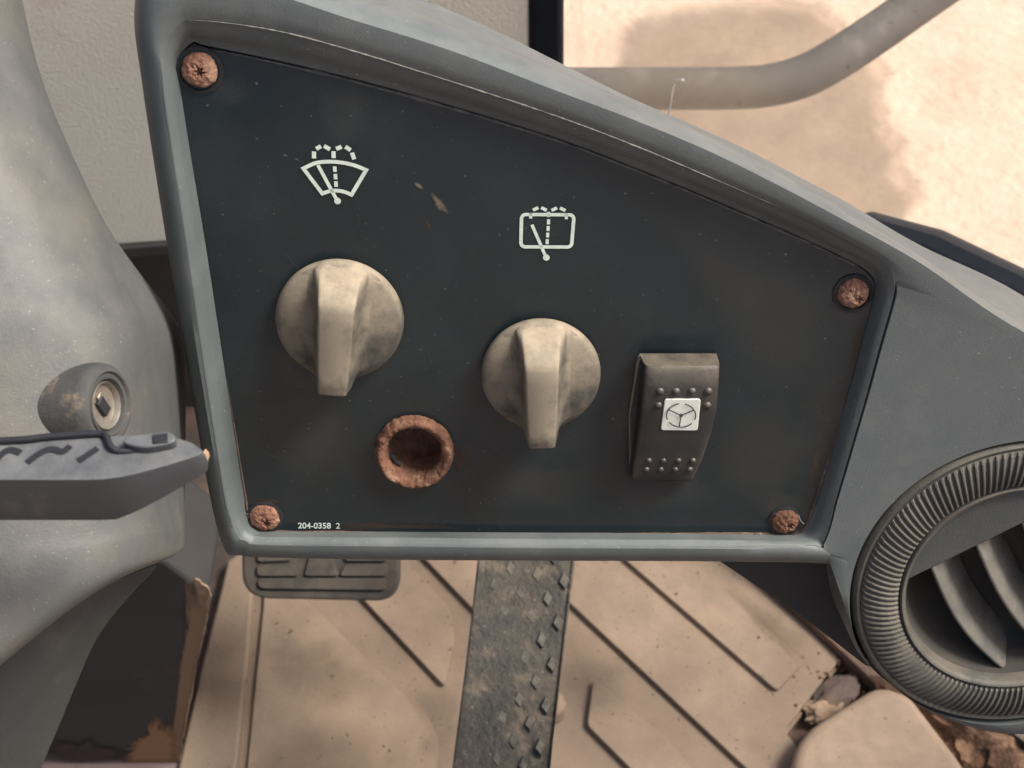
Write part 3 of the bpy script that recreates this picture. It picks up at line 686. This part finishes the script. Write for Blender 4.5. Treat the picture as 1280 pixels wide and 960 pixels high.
st1 += [[A(p), 4.6] for p in ([(560, 365), (564, 430)], [(568, 455), (572, 520)], [(574, 543), (578, 610)])]
for seg in ([(312, 268), (312, 185)], [(338, 155), (395, 122)], [(432, 120), (505, 160)], [(548, 265), (546, 182)], [(578, 155), (642, 128)], [(688, 128), (752, 170)], [(768, 200), (795, 280)]):
    st1.append([A(seg), 5.4])
prn('windscreen_wiper_symbol', st1, 4.6, discs=[(360 + 595 / 9.6, 170 + 780 / 9.6, 3.9)])
B = cp(630, 240, 9.6)
rr = []
for (cx, cy, a0) in ((262, 322, 180), (785, 325, 270), (762, 608, 0), (255, 606, 90)):
    for k in range(7):
        a = R_(a0 + 15 * k); rr.append((cx + 52 * math.cos(a), cy + 52 * math.sin(a)))
st2 = [[B(rr), 4.6, 'c'], [B([(335, 392), (505, 785)]), 4.2]]
for seg in ([(535, 328), (533, 388)], [(530, 408), (528, 468)], [(525, 488), (523, 545)], [(520, 565), (517, 626)], [(536, 238), (534, 300)], [(320, 250), (320, 318)], [(748, 256), (748, 326)]):
    st2.append([B(seg), 4.0])
for seg in ([(348, 218), (412, 188)], [(446, 188), (512, 220)], [(570, 222), (636, 190)], [(672, 192), (738, 224)]):
    st2.append([B(seg), 4.4])
prn('rear_wiper_symbol', st2, 4.4, discs=[(630 + 508 / 9.6, 240 + 787 / 9.6, 3.9)])
tcu = bpy.data.curves.new('t', 'FONT'); tcu.body = '204-0358  2'; tcu.size = 1; tcu.offset = .018; tob = bpy.data.objects.new('t', tcu); COL.objects.link(tob)
bpy.context.view_layer.update()
tme = bpy.data.meshes.new_from_object(tob.evaluated_get(bpy.context.evaluated_depsgraph_get())); bpy.data.objects.remove(tob)
xs = [v.co.x for v in tme.vertices]; x0, x1 = min(xs), max(xs); ys = [v.co.y for v in tme.vertices]; y0, y1 = min(ys), max(ys)
Vv = [pan(372.5 + (v.co.x - x0) / (x1 - x0) * 52.5, 660.6 - (v.co.y - y0) / (y1 - y0) * 7.4 + (v.co.x - x0) / (x1 - x0) * .4, .0003) for v in tme.vertices]
mk('part_number', Vv, [tuple(p.vertices) for p in tme.polygons], M['print'], fp, 0)
M['scuff'] = veil('scuff_mark', (.30, .255, .19), .85, 0, 900, True)
M['haze'] = veil('dust_smear', (.20, .19, .165), .16, 0, 60, True)
M['grime'] = veil('rust_smear', (.22, .13, .08), .30, 0, 200, True)
def smear(name, pts, m, wv=.00025, wob=.0012, sc=300, soft=.35):
    return soft_blob(name, cr([pan(x, y, wv) for x, y in pts], 6), PN, M[m], fp, wob, sc, soft)
smear('scuff', [(538, 240), (547, 244), (555, 255), (560, 268), (551, 265), (543, 254)], 'scuff', wob=.0006, sc=500)
smear('scuff', [(516, 227), (524, 229), (530, 236), (522, 235)], 'scuff', wob=.0005, sc=500)
smear('scuff', [(530, 272), (537, 277), (540, 287), (534, 284)], 'grime', wob=.0005, sc=500)
for k, (pts, mm_) in enumerate([([(262, 100), (300, 95), (320, 115), (290, 140), (265, 125)], 'haze'), ([(395, 130), (430, 95), (470, 110), (455, 170), (420, 190)], 'haze'),
        ([(320, 480), (420, 500), (450, 540), (420, 600), (340, 590)], 'haze'), ([(570, 540), (640, 575), (740, 590), (700, 640), (600, 630)], 'haze'),
        ([(820, 260), (960, 310), (1040, 360), (1030, 460), (960, 500), (900, 420)], 'haze'), ([(900, 520), (980, 500), (1010, 580), (960, 640), (900, 620)], 'haze'),
        ([(755, 560), (780, 520), (790, 600), (900, 610), (880, 640), (770, 630)], 'haze'),
        ([(1020, 555), (1032, 545), (1030, 580), (1014, 620), (1010, 595)], 'grime'), ([(1066, 420), (1080, 400), (1076, 440), (1062, 465)], 'grime'),
        ([(560, 560), (580, 556), (590, 575), (570, 590)], 'grime'), ([(310, 625), (345, 622), (352, 632), (322, 634)], 'grime'), ([(420, 652), (520, 655), (600, 661), (430, 662)], 'grime'),
        ([(960, 620), (1000, 615), (1005, 640), (990, 660), (955, 655)], 'haze'), ([(1030, 378), (1060, 390), (1080, 398), (1050, 400)], 'haze')]):
    smear('dust_smear', pts, mm_, .0002 + .00001 * k)

M['scratch'] = mat('scratch', (.034, .038, .037), (.055, .057, .053), 900, .6)
rs_ = random.Random(5); parts = []
for k in range(70):
    x, y = rs_.uniform(270, 1050), rs_.uniform(110, 650)
    if y < 80 + (x - 260) * .36: continue
    ang = rs_.gauss(.6, .7); ln = rs_.uniform(3, 16) if k < 60 else rs_.uniform(25, 60); cv = rs_.uniform(-.12, .12)
    pts = [pan(x + ln * t * math.cos(ang + cv * t), y + ln * t * math.sin(ang + cv * t), .00022) for t in (0, .25, .5, .75, 1)]
    parts.append(strip(pts, rs_.uniform(.00006, .00016), PN))
V, F = join(parts); mk('scratches', V, F, M['scratch'], fp, 0)['kind'] = 'stuff'

# ---- screws
def rough_disc(name, px, py, rpx, h, m, parent, hole_px=None, seed=0, star=5):
    c = pan(px, py, 0); r = (pan(px + rpx, py, 0) - c).length
    rings = 18; seg = 72; loops = []
    hx, hy = hole_px if hole_px else (0, 0)
    for j in range(rings + 1):
        f = j / rings; L = []
        for k in range(seg):
            a = 2 * math.pi * k / seg; rad = r * f * (1 + .06 * noise.noise((math.cos(a) * 2 + seed, math.sin(a) * 2, seed)) + .045 * noise.noise((math.cos(a) * 7, math.sin(a) * 7, seed)))
            p = c + PU * rad * math.cos(a) + PV * rad * math.sin(a)
            z = h * (1 - f ** 4 * .9)
            if j == rings: z = -.0005
            z += noise.noise(p * 900 + Vector((seed, 0, 0))) * .0004 + noise.noise(p * 2600) * .00028
            x_, y_ = rad * math.cos(a) - hx * .000247, rad * math.sin(a) - hy * .000247
            d = math.hypot(x_, y_); aa = math.atan2(y_, x_)
            rs = r * .24 * (1 + .28 * math.cos(star * aa + seed))
            if d < rs: z -= .0016 * min(1, (rs - d) / (r * .09))
            L.append(p + PN * z)
        loops.append(L)
    Vv, Ff = loft(loops)
    return mk(name, Vv, Ff, m, parent, 70)
M['rustpink'] = mat('rust_pink', (.33, .17, .112), (.18, .088, .058), 380, .95, .9, 1400, (.44, .275, .185), 240, (.49, .64), spec=.2, bdist=.0006)
M['rustbrown'] = mat('rust_brown', (.24, .13, .09), (.13, .065, .046), 380, .95, .9, 1400, (.33, .20, .135), 240, (.5, .66), spec=.2, bdist=.0006)
for (px, py, r, hp, sd, mt, lb) in ((249.5, 87, 23.5, (1, -1), 1, 'rustpink', 'rusty orange screw head, upper left corner of the panel'), (1066, 366, 21, (7, -6), 2.3, 'rustbrown', 'rusty brown screw with star recess, right corner of the panel'),
                            (331, 646, 20, (3, -6), 4.1, 'rustpink', 'rusty pinkish screw beside the part number'), (981, 651, 18.5, (6, -4), 5.7, 'rust', 'flaking rusty screw, lower right corner of the panel')):
    c = pan(px, py, 0)
    scw = rough_disc('screw', px, py, r, .0020, M[mt], cn, hp, sd, 6); scw['label'] = lb
    lathe('washer', [((r + 3) * .000247, .0), ((r + 3) * .000247, .0005), ((r - 1) * .000247, .0007)], c, PN, M['black'], scw, 40, 40, .0003, 700)
tube('loose_fibre', cr([pan(998, 644, .001), pan(1001, 651, .0012), pan(1005, 655, .0008)], 6, False), .00012, M['fibre2'], cn, 6)

# ================================================================== SOCKET
sk = thing('empty_socket', 'empty round hole with thick crusted rust ring below the left knob', 'socket', PMAT @ Matrix.Translation(PMAT.inverted() @ hc))
RO = HR * 1.12
def crusted(name, prof, m, jit, js, parent, seg=180, star=None):
    loops = []
    for (r, h) in prof:
        L = []
        for k in range(seg):
            a = 2 * math.pi * k / seg
            rr_ = r * (1 + .028 * noise.noise((math.cos(a) * 1.7, math.sin(a) * 1.7, 5)) + .016 * noise.noise((math.cos(a) * 6, math.sin(a) * 6, 2)))
            p = hc + PU * rr_ * math.cos(a) + PV * rr_ * math.sin(a) + PN * h
            p = p + noise.noise_vector(p * js) * jit + noise.noise_vector(p * js * 2.7) * jit * .7 + noise.noise_vector(p * js * 6) * jit * .35
            L.append(p)
        loops.append(L)
    Vv, Ff = loft(loops); return mk(name, Vv, Ff, m, parent, 70)
crusted('rust_ring', [(RO, -.0006), (RO * 1.0, .0006), (RO * 1.0, .0012), (RO * .985, .0021), (RO * .97, .0028), (RO * .945, .0034), (RO * .92, .0038), (RO * .89, .004), (RO * .86, .0040), (RO * .83, .0039), (RO * .80, .0036), (RO * .77, .0032), (RO * .745, .0026), (RO * .72, .0018), (RO * .70, .0010), (RO * .69, -.0006), (RO * .685, -.002), (RO * .68, -.006)], M['rust'], .00038, 560, sk)
crusted('barrel', [(RO * .70, -.001), (RO * .685, -.005), (RO * .68, -.010), (RO * .66, -.0125), (RO * .4, -.0135), (RO * .1, -.014), (.00002, -.014)], M['rustdark'], .0003, 400, sk)
sl_ = cr([pan(489, 568, -.0006), pan(493, 574, -.0016), pan(501, 579.5, -.0016)], 6, False)
tube('slot', [p - PV * .0004 for p in sl_], .0009, M['black'], sk, 8)

# ================================================================== KNOBS
def knob(px, py, rpx, rot, label, hgt):
    c = pan(px, py, 0); Rk = (pan(px + rpx, py, 0) - c).length
    k = thing('rotary_knob', label, 'knob', PMAT @ Matrix.Translation(PMAT.inverted() @ c), 'rotary knobs on the switch panel')
    lathe('skirt', [(Rk * .9, -.0002), (Rk * .985, .0006), (Rk, .0016), (Rk * .995, .0030), (Rk * .965, .0041), (Rk * .9, .0049), (Rk * .6, .0066), (Rk * .3, .0076), (.00002, .008)], c, PN, M['knob'], k, 96, 50)
    ux = PU * math.cos(rot) + PV * math.sin(rot); vy = PV * math.cos(rot) - PU * math.sin(rot)
    a = Rk * .33
    def skz(x, y):
        f = min(1, math.hypot(x, y) / Rk); return .0080 - .0034 * f ** 1.6
    secs = [(-.985, .10, .74), (-.975, .80, .78), (-.955, .96, .82), (-.92, 1.0, .84), (-.7, 1.0, .89), (-.4, 1.0, .95), (-.1, 1.0, 1.0), (.2, .985, 1.03), (.42, .96, 1.05), (.50, .925, 1.07), (.56, .86, 1.09), (.66, .66, 1.12), (.78, .38, 1.18), (.88, .14, 1.24), (.94, .0, 1.28)]
    loops = []
    for (fy, fh, fa) in secs:
        y = fy * Rk; lim = math.sqrt(max(.0, Rk * Rk * .985 - y * y)); aa = min(a * fa, max(lim, a * .80)); fl = min(Rk * .62, max(lim * .97, aa * 1.02))
        side = []
        for (q, ww, z) in [(1.0, 1.0, 0.0), (.55, 1.0, .05), (.26, 1.0, .15), (.08, 1.0, .30), (0, 1.0, .45), (0, .90, .68), (0, .81, .90), (0, .77, .965), (0, .66, 1.0)]:
            x = aa + (fl - aa) * q if q > 0 else aa * ww
            zb = skz(x, y) - .0006
            side.append((x, zb + (hgt - zb) * fh * z if fh > 0 else zb))
        pts = [(x, z) for x, z in side] + [(0, side[-1][1] + .0002 * fh)] + [(-x, z) for x, z in side[::-1]]
        loops.append([c + ux * x + vy * y + PN * z for x, z in pts])
    Vv, Ff = loft(loops, False, False)
    m0 = len(loops[0]); Ff.append(tuple(range(m0))); 
    g = mk('grip', Vv, Ff, M['knob'], k, 48)
    return k
knob(425.5, 396, 80, R_(-5.5), 'dusty tan rotary knob beneath the windscreen wiper symbol, at left', .0165)
knob(676, 464, 74.5, R_(0.5), 'dusty tan rotary knob beneath the rear wiper symbol, in the middle', .0175)

# ================================================================== ROCKER SWITCH
rs = thing('rocker_switch', 'grey rocker switch with raised dots and white steering wheel tile', 'switch', PMAT @ Matrix.Translation(PMAT.inverted() @ pan(843, 525, 0)))
fo = roundpoly([pan(797, 447, .002), pan(893, 446, .002), pan(890, 500, .002), pan(862, 594, .002), pan(787, 592, .002), pan(786, 520, .002)], [.0012] * 6, 3)
prism('frame', fo, -PN * .0022, M['swframe'], rs, .0005, 40)
fi = roundpoly([pan(800, 450, .0028), pan(892, 450, .0028), pan(888, 500, .0028), pan(866, 590, .0028), pan(789, 588, .0028), pan(788, 520, .0028)], [.001] * 6, 3)
prism('gasket', fi, -PN * .002, M['ink'], rs, .0003, 40)
# rocker body: sections down the face (left px, right px, y px, w)
sec = [(804, 898, 454, .0080), (806, 900, 457, .0098), (806, 900, 463, .0106), (804, 899, 485, .0104), (801, 896.5, 515, .0096), (797, 889, 545, .0084), (792.5, 879, 575, .0070), (790, 871, 592, .0062), (789.5, 868, 598, .0054), (790, 867, 600.5, .0040)]
loops = []
for (xl, xr_, y, wv) in sec:
    l = pan(xl, y, wv); r = pan(xr_, y, wv); d = (r - l); L = []
    l2 = pan(xl, y, .0); 
    e = .0010
    drop = [(0, -.9), (0, -.0014), (.0003, -.0005), (.0011, 0)]
    lf_ = []
    for (ins, dz) in drop:
        p = l + PU * ins
        lf_.append(p - PN * (wv - .0012) * 1.0 if dz == -.9 else p + PN * dz)
    rt_ = []
    for (ins, dz) in drop[::-1]:
        p = r - PU * ins
        rt_.append(p - PN * (wv - .0012) if dz == -.9 else p + PN * dz)
    # left flank leans out a little at the foot so that it shows as in the photo
    lf_[0] = lf_[0] - PU * .0006; rt_[-1] = rt_[-1]
    mids = [l.lerp(r, t) + PN * .0002 for t in (.25, .5, .75)]
    loops.append(lf_ + mids + rt_)
first = [p - PN * ((p - O).dot(PN) - .0012) for p in loops[0]]
last = [p - PN * ((p - O).dot(PN) - .0012) for p in loops[-1]]
loops = [first] + loops + [last]
Vv, Ff = loft(loops, False, False)
rk_ = mk('rocker', Vv, Ff, M['rocker'], rs, 50)
def rw(px, py):   # height of the rocker face at a pixel
    for i in range(len(sec) - 1):
        if sec[i][2] <= py <= sec[i + 1][2]:
            t = (py - sec[i][2]) / (sec[i + 1][2] - sec[i][2]); return sec[i][3] * (1 - t) + sec[i + 1][3] * t + .0002
    return .006
dots = [(x, 489, 5.2) for x in (825, 845, 865, 885)] + [(823, 506.5, 5.0), (884, 506.5, 5.0)] + [(x, 575.5, 4.0) for x in (811, 829, 848, 866)] + [(x, 586.5, 4.0) for x in (808, 826, 844, 862)]
for (x, y, r) in dots:
    c = pan(x, y, rw(x, y) - .0002); q = r * .000235
    lathe('raised_dot', [(q * 1.1, 0), (q * .98, q * .3), (q * .75, q * .62), (q * .4, q * .82), (.00001, q * .88)], c, PN, M['dot'], rk_, 16, 60)
def rpt(px, py, up): return pan(px, py, rw(px, py) + up)
tl = roundpoly([rpt(831, 499, .0005), rpt(876, 499, .0005), rpt(872, 538.5, .0005), rpt(826, 538, .0005)], .0009, 4)
tile = prism('symbol_tile', tl, -PN * .0012, M['tile'], rk_, .0002)
C0 = cp(760, 430, 5.335); gx, gy, ga, gb = 487, 477, 97, 78
arcs = []
for (a0, a1) in ((-75, 22), (42, 145), (158, 262)):
    arcs.append([(gx + ga * math.cos(R_(a0 + (a1 - a0) * k / 14)), gy + gb * math.sin(R_(a0 + (a1 - a0) * k / 14))) for k in range(15)])
parts = []
for s_ in arcs + [[(gx, gy), (575, 440)], [(gx, gy), (402, 438)], [(gx, gy + 2), (474, 556)]]:
    parts.append(strip([rpt(x, y, .0008) for x, y in C0(s_)], 1.5 * .000235, PN))
c = rpt(760 + gx / 5.335, 430 + gy / 5.335, .00085)
parts.append(([c + PU * .00055 * math.cos(k * math.pi / 8) + PV * .00055 * math.sin(k * math.pi / 8) for k in range(16)], [tuple(range(16))]))
Vv, Ff = join(parts); mk('steering_wheel_symbol', Vv, Ff, M['ink'], tile, 0)

# ================================================================== AIR VENT
av = thing('air_vent', 'round dark plastic air vent with ribbed rim and angled louvres at right', 'air vent', PMAT @ Matrix.Translation(PMAT.inverted() @ VC))
def ring_pt(r, a, h): return VC + PU * r * math.cos(a) + PV * r * math.sin(a) + PN * h
# plain outer collar and inner lip
lathe('collar', [(VR * .985, -.03), (VR * .985, -.0035), (VR * .975, -.0012), (VR * .955, -.0002), (VR * .935, -.0006)], VC, PN, M['vent'], av, 160, 50)
NR = 140; SUB = 6; loops = []
rp_ = [(.938, -.0012, 0), (.93, -.0003, .25), (.915, .0004, 1), (.87, .0014, 1), (.82, .0018, 1), (.77, .0016, 1), (.725, .0008, 1), (.712, .0001, .3), (.705, -.0008, 0)]
for (f, h, amp) in rp_:
    L = []
    for k in range(NR * SUB):
        a = 2 * math.pi * k / (NR * SUB) + .9 * (.83 - f) * .35
        ph = (k % SUB) / SUB; s_ = math.cos(2 * math.pi * ph)
        L.append(ring_pt(VR * f, a, h + amp * .00065 * max(-.8, min(.8, s_ * 1.3))))
    loops.append(L)
Vv, Ff = loft(loops)
mk('ribbed_ring', Vv, Ff, M['vent'], av, 25)
lathe('inner_lip', [(VR * .712, -.0022), (VR * .706, .0004), (VR * .695, .0010), (VR * .680, .0008), (VR * .668, -.0004), (VR * .66, -.004)], VC, PN, M['vent'], av, 128, 50)
lathe('barrel', [(VR * .672, -.002), (VR * .66, -.006), (VR * .56, -.014), (VR * .40, -.019), (.0001, -.021)], VC, PN, M['barrel'], av, 96, 60)
# louvre carrier: chord plate plus blades, turned in the ring
pA = pan(1156, 699, -.001); pB = pan(1281, 637, -.001)
cd_ = (pB - pA).normalized(); RI = VR * .672
def v2(p): q = p - VC; return Vector((q.dot(PU), q.dot(PV)))
qa = v2(pA); qd = v2(pB) - qa; qd.normalize()
bq_ = qa.dot(qd); cc = qa.dot(qa) - RI * RI; disc = math.sqrt(max(0, bq_ * bq_ - cc)); t0, t1 = -bq_ - disc, -bq_ + disc
e0 = qa + qd * t0; e1 = qa + qd * t1; a0 = math.atan2(e0.y, e0.x); a1 = math.atan2(e1.y, e1.x)
if a0 < a1: a0 += 2 * math.pi
arc = [ring_pt(RI, a0 + (a1 - a0) * k / 24, -.0015) for k in range(25)]
prism('end_plate', arc, -PN * .004, M['ventplate'], av, .0006)
# blades
bd = (pan(1275, 868, -.006) - pan(1158, 698, -.003)).normalized()
bd2 = Vector((bd.dot(PU), bd.dot(PV))).normalized(); pd2 = Vector((-bd2.y, bd2.x))     # towards upper right
q0 = v2(pan(1158, 698, -.003)); d0 = q0.dot(pd2)
step = v2(pan(1214, 671, -.003)).dot(pd2) - d0
for k in range(5):
    dd = d0 + step * k
    if abs(dd) > RI * .98: continue
    half = math.sqrt(RI * RI - dd * dd) - .0006
    # start at the chord
    den = pd2.dot(qd); base2 = pd2 * dd
    nrm2 = Vector((-qd.y, qd.x)); s0 = (qa - base2).dot(nrm2) / bd2.dot(nrm2)
    s1 = half
    loops = []
    for j in range(13):
        f = j / 12; s_ = s0 + (s1 - s0) * f; bow = .0050 * math.sin(math.pi * f) + .0
        xy = base2 + bd2 * s_ + pd2 * (-.0030 * math.sin(math.pi * f))
        fr_ = -.0035 + bow * .25 - .003 * f
        dep = .013; lean = .0095
        b0 = VC + PU * xy.x + PV * xy.y + PN * fr_
        d1 = dd + lean; h1 = math.sqrt(max(1e-8, RI * RI * .96 - d1 * d1)); s0b = (qa - pd2 * d1).dot(nrm2) / bd2.dot(nrm2)
        bk = pd2 * (d1 - .003 * math.sin(math.pi * f)) + bd2 * (s0b + (h1 - s0b) * f)
        b1 = VC + PU * bk.x + PV * bk.y + PN * (fr_ - dep)
        th = PU * pd2.x * .0016 + PV * pd2.y * .0016
        loops.append([b0, b0 + th * .5 + PN * .0005, b0 + th, b1 + th * .6, b1])
    Vv, Ff = loft(loops, True, False, True, True)
    bevel(mk('louvre', Vv, Ff, M['blade'], av, 50), .0003, 2, 40)
tube('control_wire', cr([ring_pt(RI * .55, R_(205), -.035), pan(1190, 792, -.03), pan(1213, 806, -.02), pan(1217, 835, -.018)], 6, False), .0011, M['black'], av, 8)
